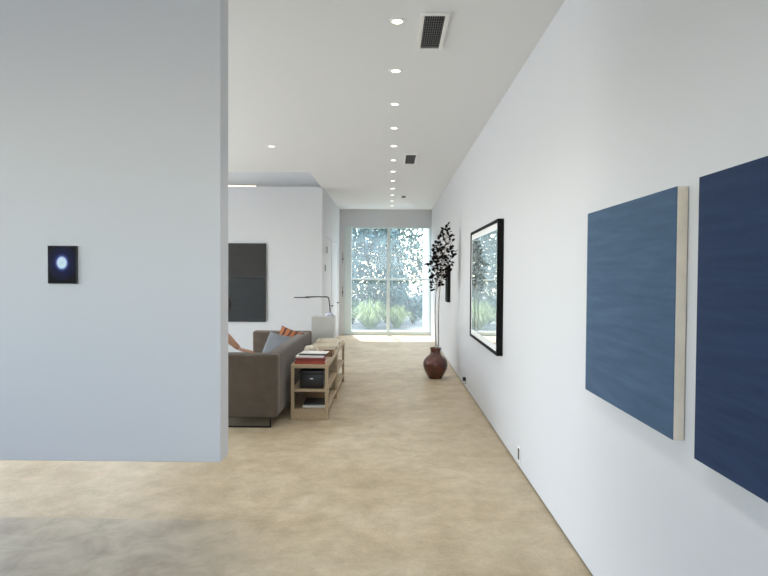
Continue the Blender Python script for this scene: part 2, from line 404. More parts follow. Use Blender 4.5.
def framed(loc, w, h, dep, fw, label, with_print=True):
    t = thing('framed_picture', label, 'picture', loc)
    bm = bmesh.new()
    for y0, y1, z0, z1 in ((-w / 2, -w / 2 + fw, -h / 2, h / 2), (w / 2 - fw, w / 2, -h / 2, h / 2), (-w / 2 + fw, w / 2 - fw, -h / 2, -h / 2 + fw), (-w / 2 + fw, w / 2 - fw, h / 2 - fw, h / 2)):
        box(bm, -dep, 0, y0, y1, z0, z1, 0.002, 1)
    obj('frame', bm, M['frame_black'], t)
    if with_print:
        bm = bmesh.new(); box(bm, -dep + 0.012, -0.002, -w / 2 + fw, w / 2 - fw, -h / 2 + fw, h / 2 - fw); mo = obj('mount', bm, M['mat_board'], t)
        mm = 0.065
        bm = bmesh.new(); box(bm, -dep + 0.0105, -dep + 0.0125, -w / 2 + fw + mm, w / 2 - fw - mm, -h / 2 + fw + mm, h / 2 - fw - mm); obj('print', bm, M['print'], mo)
    else:
        bm = bmesh.new(); box(bm, -dep + 0.012, -0.002, -w / 2 + fw, w / 2 - fw, -h / 2 + fw, h / 2 - fw); obj('panel', bm, M['frame_black'], t)
framed((XR, 6.25, 1.44), 1.81, 1.275, 0.058, 0.03, 'large black framed picture under reflecting glass, on right wall past the blue canvases')
framed((XR, 10.19, 1.41), 0.36, 0.66, 0.055, 0.03, 'small dark framed picture seen edge-on behind the vase branches', False)

t = thing('diptych_painting', 'tall charcoal two-panel painting on the living area back wall', 'painting', (-3.12, YB - 0.003, 0))
for z0, z1, mm in ((1.475, 2.135, M['paint_coal']), (0.64, 1.470, M['paint_coal2'])):
    bm = bmesh.new(); box(bm, -0.75, 0.745, -0.045, 0, z0, z1, 0.003, 1); obj('canvas_panel', bm, mm, t)

# ------------------------------------------------------------------ ceiling fittings
ORD = ['nearest', 'second', 'third', 'fourth', 'fifth', 'sixth', 'seventh', 'eighth', 'ninth', 'tenth', 'eleventh', 'farthest']
def make_downlight():
    t = thing('downlight', '', 'ceiling light', (0.04, 3.74, H), 0, 'downlights in the ceiling row')
    bm = bmesh.new(); lathe(bm, [(0.034, 0.0), (0.035, -0.003), (0.053, -0.005), (0.056, -0.001), (0.056, 0.0)], 32); obj('trim', bm, M['white_metal'], t, smooth=True)
    bm = bmesh.new(); lathe(bm, [(0.0001, -0.0028), (0.018, -0.0026), (0.034, -0.0012), (0.034, 0.0)], 24); obj('lens', bm, M['lens'], t, smooth=True)
    return t
d0 = make_downlight()
for k in range(12):
    lab = ('nearest downlight to the camera in the long ceiling row' if k == 0 else
           'farthest downlight of the long ceiling row, close to the end wall' if k == 11 else
           '%s round ceiling downlight from the camera in the long row' % ORD[k])
    loc = (0.036, 3.835 + 0.918 * k, H)
    if k == 0: d0.location = loc; d0['label'] = lab
    else: dup(d0, loc, lab)
dl = dup(d0, (-1.56, 7.55, H), 'single round downlight in the ceiling above the sofa')
del dl['group']

def vent(x0, x1, y0, y1, label, nslat):
    t = thing('air_vent', label, 'air vent', ((x0 + x1) / 2, (y0 + y1) / 2, H))
    a, b = (x1 - x0) / 2, (y1 - y0) / 2; f = 0.026
    bm = bmesh.new()
    for q in ((-a, -a + f, -b, b), (a - f, a, -b, b), (-a + f, a - f, -b, -b + f), (-a + f, a - f, b - f, b)):
        box(bm, q[0], q[1], q[2], q[3], -0.014, 0, 0.003, 1)
    obj('frame', bm, M['white_metal'], t)
    bm = bmesh.new(); box(bm, -a + f, a - f, -b + f, b - f, -0.003, 0); obj('backing', bm, M['duct'], t)
    for k in range(nslat):
        x = -a + f + (k + 0.5) * (2 * a - 2 * f) / nslat
        bm = bmesh.new(); box(bm, x - 0.0011, x + 0.0011, -b + f, b - f, -0.0125, -0.003, rot=Matrix.Rotation(R(20), 3, 'Y'))
        obj('slat', bm, M['grille'], t)
    if b > 0.2:
        for k in range(14):
            y = -b + f + (k + 0.5) * (2 * b - 2 * f) / 14
            bm = bmesh.new(); box(bm, -a + f, a - f, y - 0.002, y + 0.002, -0.006, -0.003); obj('cross_blade', bm, M['grille'], t)
vent(0.185, 0.37, 3.70, 4.28, 'large black grille ceiling vent beside the nearest downlights', 9)
vent(0.185, 0.375, 7.97, 8.68, 'dark square-looking ceiling vent halfway along the corridor', 9)
vent(0.21, 0.345, 12.1, 12.45, 'small faint ceiling vent close to the end wall', 7)

# warm light strip in the ceiling slot above the living area's back wall
bm = bmesh.new(); box(bm, XL + 0.02, -2.58, YB + 0.01, YB + 0.035, H, H + 0.016)
tag(obj('light_strip', bm, M['cove'], None), 'warm light strip in the ceiling slot above the charcoal painting', 'light strip')

# ------------------------------------------------------------------ small wall fittings
def plate(name, loc, w, h, label, cat, face='right', dark=True, plug=False):
    t = thing(name, label, cat, loc)
    s = -1 if face == 'right' else 1
    bm = bmesh.new(); box(bm, min(0, s * 0.006), max(0, s * 0.006), -w / 2, w / 2, -h / 2, h / 2, 0.002, 1)
    obj('cover_plate', bm, M['white_metal'], t)
    bm = bmesh.new(); box(bm, min(s * 0.005, s * 0.009), max(s * 0.005, s * 0.009), -w * 0.24, w * 0.24, -h * 0.36, h * 0.36, 0.001, 1)
    obj('socket_insert', bm, M['black'] if dark else M['white_metal'], t)
    if plug:
        bm = bmesh.new(); box(bm, s * 0.05, s * 0.008, -0.025, 0.025, -0.0, 0.05, 0.006) if s > 0 else box(bm, s * 0.05, s * 0.008, -0.025, 0.025, 0.0, 0.05, 0.006)
        obj('plug', bm, M['black'], t)
plate('wall_outlet', (XR, 4.62, 0.115), 0.085, 0.125, 'narrow wall outlet low on right wall below and before the large framed picture', 'wall outlet')
plate('wall_outlet', (XR, 7.85, 0.11), 0.085, 0.125, 'wall outlet with a black plug, low on right wall near the vase', 'wall outlet', plug=True)
bm = bmesh.new(); lathe(bm, [(0.03, 0), (0.03, 0.02), (0.02, 0.045), (0.008, 0.055)], 16, close_top=True)
tag(obj('door_stop', bm, M['black'], None, (XR, 11.7, 0.055), (0, -math.pi / 2, 0), True), 'small round black stop low on right wall behind the vase', 'door stop')
for y, z, lab in ((11.72, 2.05, 'upper small black control on the left corridor wall near its corner'), (11.40, 1.68, 'lower small black control on the left corridor wall near its corner')):
    t = thing('wall_control', lab, 'wall control', (XC, y, z))
    bm = bmesh.new(); box(bm, 0, 0.012, -0.05, 0.05, -0.075, 0.075, 0.003, 1); obj('cover_plate', bm, M['white_metal'], t)
    bm = bmesh.new(); box(bm, 0.010, 0.022, -0.042, 0.042, -0.066, 0.066, 0.003, 1); obj('control_face', bm, M['black'], t)

# ------------------------------------------------------------------ sofa
sofa = thing('sofa', 'low grey-brown upholstered sofa on black sled legs behind the partition', 'sofa', (-1.53, 7.02, 0))
X0, X1, S0, S1 = -0.41, 0.41, -1.27, 1.25; HT = 0.745; AT = 0.17; BT = 0.15
def soft(name, dims, r, parent, m=M['sofa'], sub=False):
    bm = bmesh.new(); box(bm, *dims, r, 4); return obj(name, bm, m, parent, smooth=True)
soft('base', (X0, X1 - BT, S0 + AT, S1 - AT, 0.105, 0.27), 0.012, sofa)
soft('armrest', (X0, X1, S0, S0 + AT, 0.105, HT), 0.028, sofa)
soft('armrest', (X0, X1, S1 - AT, S1, 0.105, HT), 0.028, sofa)
soft('backrest', (X1 - BT, X1, S0 + AT - 0.005, S1 - AT + 0.005, 0.105, HT), 0.028, sofa)
for k in range(2):
    y0 = S0 + AT + 0.004 + k * (S1 - S0 - 2 * AT) / 2
    soft('seat_cushion', (X0 - 0.01, X1 - BT - 0.005, y0, y0 + (S1 - S0 - 2 * AT) / 2 - 0.008, 0.268, 0.435), 0.045, sofa)
for y in (S0 + 0.035, S1 - 0.035):
    bm = bmesh.new(); a, b = X0 + 0.06, X1 - 0.075
    box(bm, a, b, y - 0.012, y + 0.012, 0, 0.012, 0.002, 1)
    box(bm, a, a + 0.012, y - 0.012, y + 0.012, 0.012, 0.105); box(bm, b - 0.012, b, y - 0.012, y + 0.012, 0.012, 0.105)
    obj('sled_leg', bm, M['black_metal'], sofa)
bm = bmesh.new(); box(bm, X0 + 0.06, X1 - 0.09, S0 + 0.09, S1 - 0.09, 0.085, 0.105); obj('under_frame', bm, M['black_metal'], sofa)

def cushion(name, loc, rot, w, h, d, m, label):
    bm = bmesh.new(); n = 14; top = {}; bot = {}
    for i in range(n + 1):
        for j in range(n + 1):
            u, v = i / n * 2 - 1, j / n * 2 - 1
            pin = 1 - 0.07 * (1 - u * u) * abs(v) ** 3 ; pin2 = 1 - 0.07 * (1 - v * v) * abs(u) ** 3
            t_ = (max(0, (1 - u ** 4)) * max(0, (1 - v ** 4))) ** 0.5 * d / 2
            t_ *= 1 + 0.12 * noise.noise(Vector((u * 2, v * 2, w * 7)))
            x, z = u * w / 2 * pin2, v * h / 2 * pin
            top[i, j] = bm.verts.new((x, -t_ - 0.001, z)); bot[i, j] = bm.verts.new((x, t_ + 0.001, z))
    for i in range(n):
        for j in range(n):
            bm.faces.new((top[i, j], top[i + 1, j], top[i + 1, j + 1], top[i, j + 1])); bm.faces.new((bot[i, j], bot[i, j + 1], bot[i + 1, j + 1], bot[i + 1, j]))
    for k in range(n):
        bm.faces.new((top[k, 0], bot[k, 0], bot[k + 1, 0], top[k + 1, 0])); bm.faces.new((top[k, n], top[k + 1, n], bot[k + 1, n], bot[k, n]))
        bm.faces.new((top[0, k], top[0, k + 1], bot[0, k + 1], bot[0, k])); bm.faces.new((top[n, k], bot[n, k], bot[n, k + 1], top[n, k + 1]))
    return tag(obj(name, bm, m, None, loc, rot, True), label, 'cushion')
cushion('throw_cushion', (-1.475, 7.50, 0.600), (R(-24), R(8), R(-30)), 0.40, 0.36, 0.12, M['blue_cushion'], 'blue-grey throw cushion leaning at the far end of the sofa')
cushion('throw_cushion', (-1.385, 7.80, 0.630), (R(-20), R(14), R(-26)), 0.38, 0.37, 0.12, M['orange'], 'orange patterned throw cushion behind the blue-grey one')

# ------------------------------------------------------------------ open shelves behind the sofa
def make_shelf(length, label, loc):
    t = thing('open_shelf', label, 'shelf', loc, 0, 'low birch shelves behind the sofa')
    w = 0.395; a = w / 2; hz = 0.592
    bm = bmesh.new(); box(bm, -a, a, 0, length, hz - 0.040, hz, 0.003, 1); obj('top_board', bm, M['wood'], t)
    bm = bmesh.new(); box(bm, -a + 0.004, a - 0.004, 0.006, length - 0.006, 0.298, 0.325, 0.002, 1); obj('shelf_board', bm, M['wood'], t)
    bm = bmesh.new(); box(bm, -a + 0.004, a - 0.004, 0.022, length - 0.022, 0.09, 0.112, 0.002, 1); obj('bottom_board', bm, M['wood'], t)
    for y in (0.0, length - 0.022):
        bm = bmesh.new(); box(bm, -a + 0.032, a - 0.032, y, y + 0.022, 0.002, 0.115, 0.002, 1); obj('plinth_rail', bm, M['wood'], t)
    for x in (-a, a - 0.032):
        for y in (0, length - 0.045):
            bm = bmesh.new(); box(bm, x, x + 0.032, y, y + 0.045, 0, hz - 0.040, 0.002, 1); obj('post', bm, M['wood'], t)
    return t
SX = -0.852
sh = make_shelf(1.10, 'nearer low birch open shelf holding red books and a black box', (SX, 6.10, 0))
sh2 = dup(sh, (SX, 7.225, 0), 'farther low birch open shelf, next to the grey plinth')

def book(loc, w, l, h, cover, label, rz=0.0, cat='book', group=None, name='book'):
    t = thing(name, label, cat, loc, rz, group)
    c = 0.003
    bm = bmesh.new(); box(bm, -w / 2, w / 2, -l / 2, l / 2, 0, c); box(bm, -w / 2, w / 2, -l / 2, l / 2, h - c, h); box(bm, -w / 2, w / 2, -l / 2, -l / 2 + c, c, h - c)
    obj('cover', bm, cover, t)
    bm = bmesh.new(); box(bm, -w / 2 + 0.005, w / 2 - 0.005, -l / 2 + c, l / 2 - 0.006, c, h - c); obj('pages', bm, M['paper'], t)
    return t
ZT = 0.592
book((SX, 6.255, ZT), 0.325, 0.26, 0.034, M['red'], 'thick red book lying lowest in the stack on the shelf top')
book((SX + 0.005, 6.260, ZT + 0.034), 0.315, 0.25, 0.026, M['darkred'], 'darker red book second in the stack on the shelf top', R(1))
book((SX - 0.01, 6.300, ZT + 0.060), 0.30, 0.24, 0.018, M['paper'], 'white covered book above the two red books')
book((SX + 0.012, 6.340, ZT + 0.078), 0.29, 0.22, 0.012, M['darkgrey'], 'thin black book near the top of the stack', R(-3))
bm = bmesh.new(); box(bm, -0.145, 0.145, -0.1, 0.1, 0, 0.007, 0.002, 1)
tag(obj('magazine', bm, M['paper'], None, (SX + 0.02, 6.370, ZT + 0.090), (0, 0, R(-4))), 'white magazine lying on top of the book stack', 'magazine')

# sculptural lump, brown tray and cream boxes further along the top
random.seed(5)
bm = bmesh.new()
bmesh.ops.create_icosphere(bm, subdivisions=4, radius=1)
for v in bm.verts:
    p = v.co.copy(); s = 1 + 0.25 * noise.noise(p * 2.3 + Vector((3, 1, 7))) + 0.12 * noise.noise(p * 5)
    v.co = Vector((p.x * 0.085 * s, p.y * 0.07 * s, max(-0.055, p.z * 0.062 * s) + (0.025 * max(0, p.z)) ))
zmin = min(v.co.z for v in bm.verts)
for v in bm.verts: v.co.z -= zmin
tag(obj('sculpture', bm, M['ivory'], None, (SX - 0.06, 6.640, ZT), None, True), 'small ivory shell-like sculpture behind the book stack', 'sculpture')
def tray(loc, w, l, h, m, label):
    bm = bmesh.new(); box(bm, -w / 2, w / 2, -l / 2, l / 2, 0, 0.01)
    for q in ((-w / 2, -w / 2 + 0.008, -l / 2, l / 2), (w / 2 - 0.008, w / 2, -l / 2, l / 2), (-w / 2, w / 2, -l / 2, -l / 2 + 0.008), (-w / 2, w / 2, l / 2 - 0.008, l / 2)):
        box(bm, *q, 0.008, h)
    return tag(obj('tray', bm, m, None, loc), label, 'tray')
tray((SX + 0.115, 6.830, ZT), 0.13, 0.30, 0.045, M['brown'], 'brown wooden tray along the outer edge of the shelf top')
tray((SX + 0.01, 7.460, ZT), 0.33, 0.36, 0.05, M['cream'], 'cream tray on the farther shelf, nearer the sculpture')
tray((SX + 0.01, 8.000, ZT), 0.33, 0.40, 0.05, M['cream'], 'cream tray at the far end of the shelves by the grey plinth')

# inside the near shelf
t = thing('storage_box', 'black box with a small white mark in the upper niche of the near shelf', 'box', (SX + 0.015, 6.330, 0.325))
bm = bmesh.new(); box(bm, -0.128, 0.128, -0.17, 0.17, 0, 0.150, 0.008); bo = obj('body', bm, M['black'], t, smooth=True)
bm = bmesh.new(); box(bm, -0.131, 0.131, -0.173, 0.173, 0.150, 0.190, 0.008); li = obj('lid', bm, M['black'], t, smooth=True)
bm = bmesh.new()
tmp = bmesh.new(); bmesh.ops.create_uvsphere(tmp, u_segments=20, v_segments=10, radius=1)
for v in tmp.verts: v.co = Vector((v.co.x * 0.022, -0.172 + v.co.y * 0.004, 0.105 + v.co.z * 0.008))
join(bm, tmp); o = obj('oval_mark', bm, M['paper'], bo, smooth=True); o['label'] = 'small white oval mark'
bm = bmesh.new(); box(bm, 0.131, 0.139, -0.08, -0.03, 0.08, 0.15, 0.002); obj('clasp', bm, M['darkgrey'], li)
book((SX + 0.04, 6.330, 0.112), 0.25, 0.30, 0.022, M['paper'], 'white book lying in the lower niche of the near shelf')
book((SX + 0.035, 6.350, 0.134), 0.24, 0.26, 0.020, M['darkgrey'], 'dark book on the white one in the lower niche', R(2))
book((SX, 6.880, 0.112), 0.24, 0.20, 0.12, M['brown'], 'brown box of papers on the near shelf bottom board', 0, 'box', None, 'paper_box')

# plinth and desk lamp
bm = bmesh.new(); box(bm, -0.165, 0.165, -0.15, 0.15, 0, 0.93, 0.006)
tag(obj('plinth', bm, M['plinth'], None, (-0.99, 8.62, 0)), 'pale grey rectangular plinth beyond the shelves carrying the lamp', 'plinth')
t = thing('desk_lamp', 'thin black arm lamp standing on the pale grey plinth', 'lamp', (-0.905, 8.60, 0.93))
bm = bmesh.new(); lathe(bm, [(0.001, 0), (0.066, 0.0), (0.070, 0.012), (0.060, 0.032), (0.034, 0.05), (0.014, 0.056), (0.0001, 0.056)], 28); obj('base', bm, M['glassy'], t, smooth=True)
bm = bmesh.new(); tube(bm, [(0.012, 0, 0.05), (0.0, 0, 0.20), (-0.013, 0, 0.265), (-0.022, 0, 0.282), (-0.045, 0, 0.287)], 0.0085); obj('pole', bm, M['black_metal'], t, smooth=True)
bm = bmesh.new(); tube(bm, [(-0.045, 0, 0.287), (-0.20, 0, 0.287), (-0.36, 0, 0.281)], [0.0085, 0.0085, 0.011]); obj('arm', bm, M['black_metal'], t, smooth=True)
bm = bmesh.new(); box(bm, -0.53, -0.30, -0.018, 0.018, 0.268, 0.283, 0.006); obj('lamp_head', bm, M['black_metal'], t, smooth=True)

# ------------------------------------------------------------------ vase and branches
VX, VY = 0.69, 8.66
bm = bmesh.new()
prof = [(0.0, 0.0), (0.098, 0.0), (0.106, 0.012), (0.140, 0.07), (0.172, 0.14), (0.186, 0.20), (0.182, 0.25), (0.160, 0.295), (0.122, 0.33), (0.090, 0.355), (0.076, 0.385), (0.076, 0.42), (0.082, 0.442), (0.086, 0.455), (0.080, 0.460), (0.070, 0.452), (0.064, 0.42), (0.064, 0.38), (0.08, 0.33), (0.10, 0.30)]
lathe(bm, prof, 48)
tag(obj('vase', bm, M['vase'], None, (VX, VY, 0), None, True), 'round red-brown glazed vase on the floor by the right wall', 'vase')
random.seed(11)
def leaf(bm, p, d, size, twist):
    d = d.normalized(); s = d.cross(Vector((0, 0, 1)))
    if s.length < .01: s = Vector((1, 0, 0))
    s.normalize(); s = Matrix.Rotation(twist, 3, d) @ s; nn = d.cross(s)
    prof = ((0.0, 0.03), (0.25, 0.30), (0.55, 0.36), (0.85, 0.2), (1.0, 0.02)); L_ = []; C_ = []; R_ = []
    for a, w in prof:
        c = p + d * a * size + nn * (-0.22 * size * a * a)
        C_.append(bm.verts.new(c)); L_.append(bm.verts.new(c + s * w * size + nn * 0.06 * size)); R_.append(bm.verts.new(c - s * w * size + nn * 0.06 * size))
    for i in range(4):
        bm.faces.new((L_[i], C_[i], C_[i + 1], L_[i + 1])); bm.faces.new((C_[i], R_[i], R_[i + 1], C_[i + 1]))
def branch(x, y, top, lean, label, nleaf, zlow):
    t = thing('leafy_branch', label, 'branch', (VX + x, VY + y, 0.06), 0, None)
    pts = []; ln = top - 0.06
    for k in range(13):
        f = k / 12; pts.append(Vector((lean[0] * f ** 2.2 + 0.012 * math.sin(f * 9), lean[1] * f ** 2 + 0.01 * math.cos(f * 7), ln * f)))
    bm = bmesh.new(); tube(bm, pts, [0.011 - 0.007 * k / 12 for k in range(13)], 8); obj('stem', bm, M['stem'], t, smooth=True)
    bt = bmesh.new(); bl = bmesh.new()
    for k in range(nleaf):
        f = zlow + (1.0 - zlow) * (k + 0.5) / nleaf
        i = min(11, int(f * 12)); p = pts[i].lerp(pts[i + 1], f * 12 - i)
        g = (f - zlow) / (1 - zlow); spread = (0.025 + 0.115 * math.sin(math.pi * min(1, g * 0.98 + 0.06)) ** 0.8) * random.uniform(0.5, 1.05)
        a = k * 2.4 + random.uniform(-.5, .5)
        q = p + Vector((math.cos(a) * spread, math.sin(a) * spread * 0.9, random.uniform(0.02, 0.09)))
        if k % 2 == 0: tube(bt, [p, p.lerp(q, .5) + Vector((0, 0, -.01)), q], [0.004, 0.003, 0.002], 5)
        for j in range(2):
            d = Vector((math.cos(a) + random.uniform(-1, 1), math.sin(a) + random.uniform(-1, 1), random.uniform(-.5, .9)))
            leaf(bl, q + Vector([random.uniform(-.03, .03) for _ in range(3)]), d, random.uniform(0.045, 0.068), random.uniform(0, 6.28))
    obj('twigs', bt, M['stem'], t); obj('foliage', bl, M['darkleaf'], t)
branch(-0.005, 0.0, 1.95, (0.03, 0.02), 'leafy dried branch in the vase, the left and shorter stem', 86, 0.66)
branch(0.030, 0.01, 2.22, (0.12, -0.02), 'leafy dried branch in the vase, the right and taller stem', 90, 0.64)

# ------------------------------------------------------------------ person seated behind the partition
def skin_mesh(nodes, edges, sub=2):
    me = bpy.data.meshes.new('s'); me.from_pydata([n[0] for n in nodes], edges, [])
    o = bpy.data.objects.new('s', me); COL.objects.link(o)
    o.modifiers.new('skin', 'SKIN'); sm = o.modifiers.new('sub', 'SUBSURF'); sm.levels = sub; sm.render_levels = sub
    for i, n in enumerate(nodes):
        r = n[1]; me.skin_vertices[0].data[i].radius = (r, r) if not isinstance(r, tuple) else r
        me.skin_vertices[0].data[i].use_root = (i == 0)
    dg = bpy.context.evaluated_depsgraph_get(); dg.update()
    ev = bpy.data.meshes.new_from_object(o.evaluated_get(dg)); bpy.data.objects.remove(o)
    b = bmesh.new(); b.from_mesh(ev); bpy.data.meshes.remove(ev); return b
def chain_graph(chains):
    nodes, edges, idx = [], [], {}
    for ch in chains:
        prev = None
        for key, co, r in ch:
            if key not in idx: idx[key] = len(nodes); nodes.append((co, r))
            if prev is not None: edges.append((prev, idx[key]))
            prev = idx[key]
    return nodes, edges
PEL, ABD, CHE, NKB, NKT = (-1.98, 6.40, .535), (-2.02, 6.395, .70), (-2.01, 6.385, .90), (-1.945, 6.36, 1.075), (-1.895, 6.345, 1.15)
SHL, ELB, WRI = (-1.985, 6.205, 1.075), (-1.80, 6.035, .99), (-1.560, 5.985, .792)
SHR, ELR, WRR = (-2.0, 6.555, 1.05), (-2.04, 6.63, .80), (-2.24, 6.56, .64)
HL, KL, AL = (-2.0, 6.305, .52), (-2.42, 6.27, .52), (-2.42, 6.27, .10)
HR, KR, AR = (-2.0, 6.495, .52), (-2.42, 6.54, .52), (-2.42, 6.55, .10)
def midp(a, b, f=.5): return tuple(a[i] + (b[i] - a[i]) * f for i in range(3))
chains = [
    [('p', PEL, .13), ('a', ABD, .115), ('c', CHE, .13), ('nb', NKB, .065), ('nt', NKT, .05)],
    [('c', CHE, .13), ('sl', SHL, .056), ('ul', midp(SHL, ELB), .050), ('el', ELB, .049), ('fl', midp(ELB, WRI, .35), .049), ('fl2', midp(ELB, WRI, .7), .036), ('wl', WRI, .026)],
    [('c', CHE, .13), ('sr', SHR, .056), ('ur', midp(SHR, ELR), .047), ('er', ELR, .041), ('fr', midp(ELR, WRR, .35), .040), ('wr', WRR, .026)],
    [('p', PEL, .13), ('hl', HL, .09), ('tl', midp(HL, KL), .075), ('kl', KL, .056), ('cl', midp(KL, AL, .35), .055), ('al', AL, .036), ('tol', (-2.58, 6.26, .04), .028)],
    [('p', PEL, .13), ('hr', HR, .09), ('tr', midp(HR, KR), .075), ('kr', KR, .056), ('cr', midp(KR, AR, .35), .055), ('ar', AR, .036), ('tor', (-2.58, 6.56, .04), .028)],
]
body = skin_mesh(*chain_graph(chains))
# hands: a palm and five chains each
def hand(b, wrist, dirv, up, side):
    d = Vector(dirv).normalized(); u = Vector(up).normalized(); s = d.cross(u).normalized() * side; u = s.cross(d).normalized() * side
    if u.dot(Vector(up)) < 0: u = -u
    w = Vector(wrist)
    def P(a, c, e): return tuple(w + d * a + s * c + u * e)
    t = bmesh.new(); box(t, 0, 1, 0, 1, 0, 1); 
    for v in t.verts:
        a, c, e = v.co; wid = 0.022 + a * 0.018
        v.co = Vector(P(-0.005 + a * 0.09, (c * 2 - 1) * wid, (e - .5) * 0.026 - 0.004 * a))
    bmesh.ops.bevel(t, geom=list(t.edges), offset=0.009, segments=3, profile=.5, affect='EDGES'); join(b, t)
    for c, ln in ((0.031, 0.068), (0.011, 0.078), (-0.010, 0.073), (-0.030, 0.057)):
        sp = c * 0.25
        pts = [(P(0.06, c, -.003), .0095), (P(0.088, c, .000), .0095), (P(0.088 + ln * .45, c + sp * .45, .000), .0085), (P(0.088 + ln * .75, c + sp * .7, -.009), .0080), (P(0.088 + ln * .97, c + sp, -.019), .0068)]
        join(b, skin_mesh(pts, [(i, i + 1) for i in range(4)]))
    pts = [(P(0.02, 0.018, -.004), .012), (P(0.045, 0.040, -.006), .0115), (P(0.068, 0.052, -.009), .0095), (P(0.088, 0.056, -.014), .008)]
    join(b, skin_mesh(pts, [(0, 1), (1, 2), (2, 3)]))
hand(body, WRI, (0.92, -0.18, -0.16), (0.16, 0, 1), -1)
hand(body, WRR, (-0.9, -0.1, -0.35), (-.3, 0, 1), -1)
# head: an egg with brow, nose, lips, chin and ears
HC = Vector((-1.845, 6.33, 1.235))
face_dir = Matrix.Rotation(R(4), 3, 'Z')
t = bmesh.new(); bmesh.ops.create_icosphere(t, subdivisions=5, radius=1)
for v in t.verts:
    p = v.co.copy(); f = -p.x
    x, y, z = p.x * 0.094, p.y * 0.074, p.z * 0.112
    if p.z < 0: y *= 1 + 0.22 * p.z; x = x * (1 + 0.25 * p.z) if p.x > 0 else x * (1 + 0.03 * p.z)
    if f > 0.4:
        def g(zc, yc, sz, sy): return math.exp(-((p.z - zc) / sz) ** 2 - ((p.y - yc) / sy) ** 2)
        x -= 0.024 * g(-.22, 0, .16, .13) + 0.012 * g(.02, 0, .2, .09)
        x += 0.008 * (g(.02, .36, .12, .2) + g(.02, -.36, .12, .2))
        x -= 0.006 * (g(.2, .3, .1, .35) + g(.2, -.3, .1, .35))
        x -= 0.007 * g(-.50, 0, .06, .26) + 0.006 * g(-.62, 0, .06, .22) - 0.003 * g(-.555, 0, .025, .26)
        x -= 0.008 * g(-.85, 0, .14, .3)
    v.co = face_dir @ Vector((x, y, z)) + HC
join(body, t)
for s in (-1, 1):
    t = bmesh.new(); bmesh.ops.create_uvsphere(t, u_segments=16, v_segments=10, radius=1)
    for v in t.verts: v.co = face_dir @ Vector((0.012 + v.co.x * 0.017, s * (0.073) + v.co.y * 0.008, -0.012 + v.co.z * 0.031)) + HC
    join(body, t)
per = tag(obj('person', body, M['skin'], None, None, None, True), 'person mostly hidden behind the partition, bare forearm resting on the sofa armrest', 'person')
per.location = (0.025, -0.115, -0.012)
rm = per.modifiers.new('remesh', 'REMESH'); rm.mode = 'VOXEL'; rm.voxel_size = 0.0045; rm.use_smooth_shade = True
for s in (-1, 1):
    bm = bmesh.new(); bmesh.ops.create_uvsphere(bm, u_segments=16, v_segments=10, radius=0.0115)
    for v in bm.verts: v.co = face_dir @ (v.co + Vector((-0.0765, s * 0.029, 0.003))) + HC
    obj('eye', bm, M['paper'], per, smooth=True)
bm = bmesh.new(); bmesh.ops.create_icosphere(bm, subdivisions=4, radius=1)
for v in list(bm.verts):
    p = v.co.copy(); v.co = face_dir @ Vector((0.004 + p.x * 0.102, p.y * 0.083, 0.006 + p.z * 0.118)) + HC
kill = [v for v in bm.verts if (v.co.x - HC.x) < -0.03 + 0.0 and (v.co.z - HC.z) < 0.055 or (v.co.z - HC.z) < -0.085]
bmesh.ops.delete(bm, geom=kill, context='VERTS')
obj('hair', bm, M['hair'], per, smooth=True)
tee = [[('p', PEL, .156), ('a', ABD, .146), ('c', CHE, .160), ('nb', midp(CHE, NKB, .85), .092)],
       [('c', CHE, .160), ('sl', SHL, .080), ('ul', midp(SHL, ELB, .55), .068)], [('c', CHE, .160), ('sr', SHR, .080), ('ur', midp(SHR, ELR, .6), .066)]]
obj('tee_shirt', skin_mesh(*chain_graph(tee)), M['shirt'], per, smooth=True)
tr = [[('w', midp(PEL, ABD, .75), .135), ('p', PEL, .15), ('hl', HL, .098), ('tl', midp(HL, KL), .083), ('kl', KL, .066), ('cl', midp(KL, AL, .35), .064), ('al', midp(KL, AL, .93), .052)],
      [('p', PEL, .15), ('hr', HR, .098), ('tr', midp(HR, KR), .083), ('kr', KR, .066), ('cr', midp(KR, AR, .35), .064), ('ar', midp(KR, AR, .93), .052)]]
obj('trousers', skin_mesh(*chain_graph(tr)), M['trousers'], per, smooth=True)
for y in (6.265, 6.555):
    bm = bmesh.new(); box(bm, -2.63, -2.37, y - 0.042, y + 0.042, 0.0, 0.085, 0.032, 4)
    for v in bm.verts:
        if v.co.x < -2.51: v.co.z *= 0.75
    obj('shoe', bm, M['shoe'], per, smooth=True)

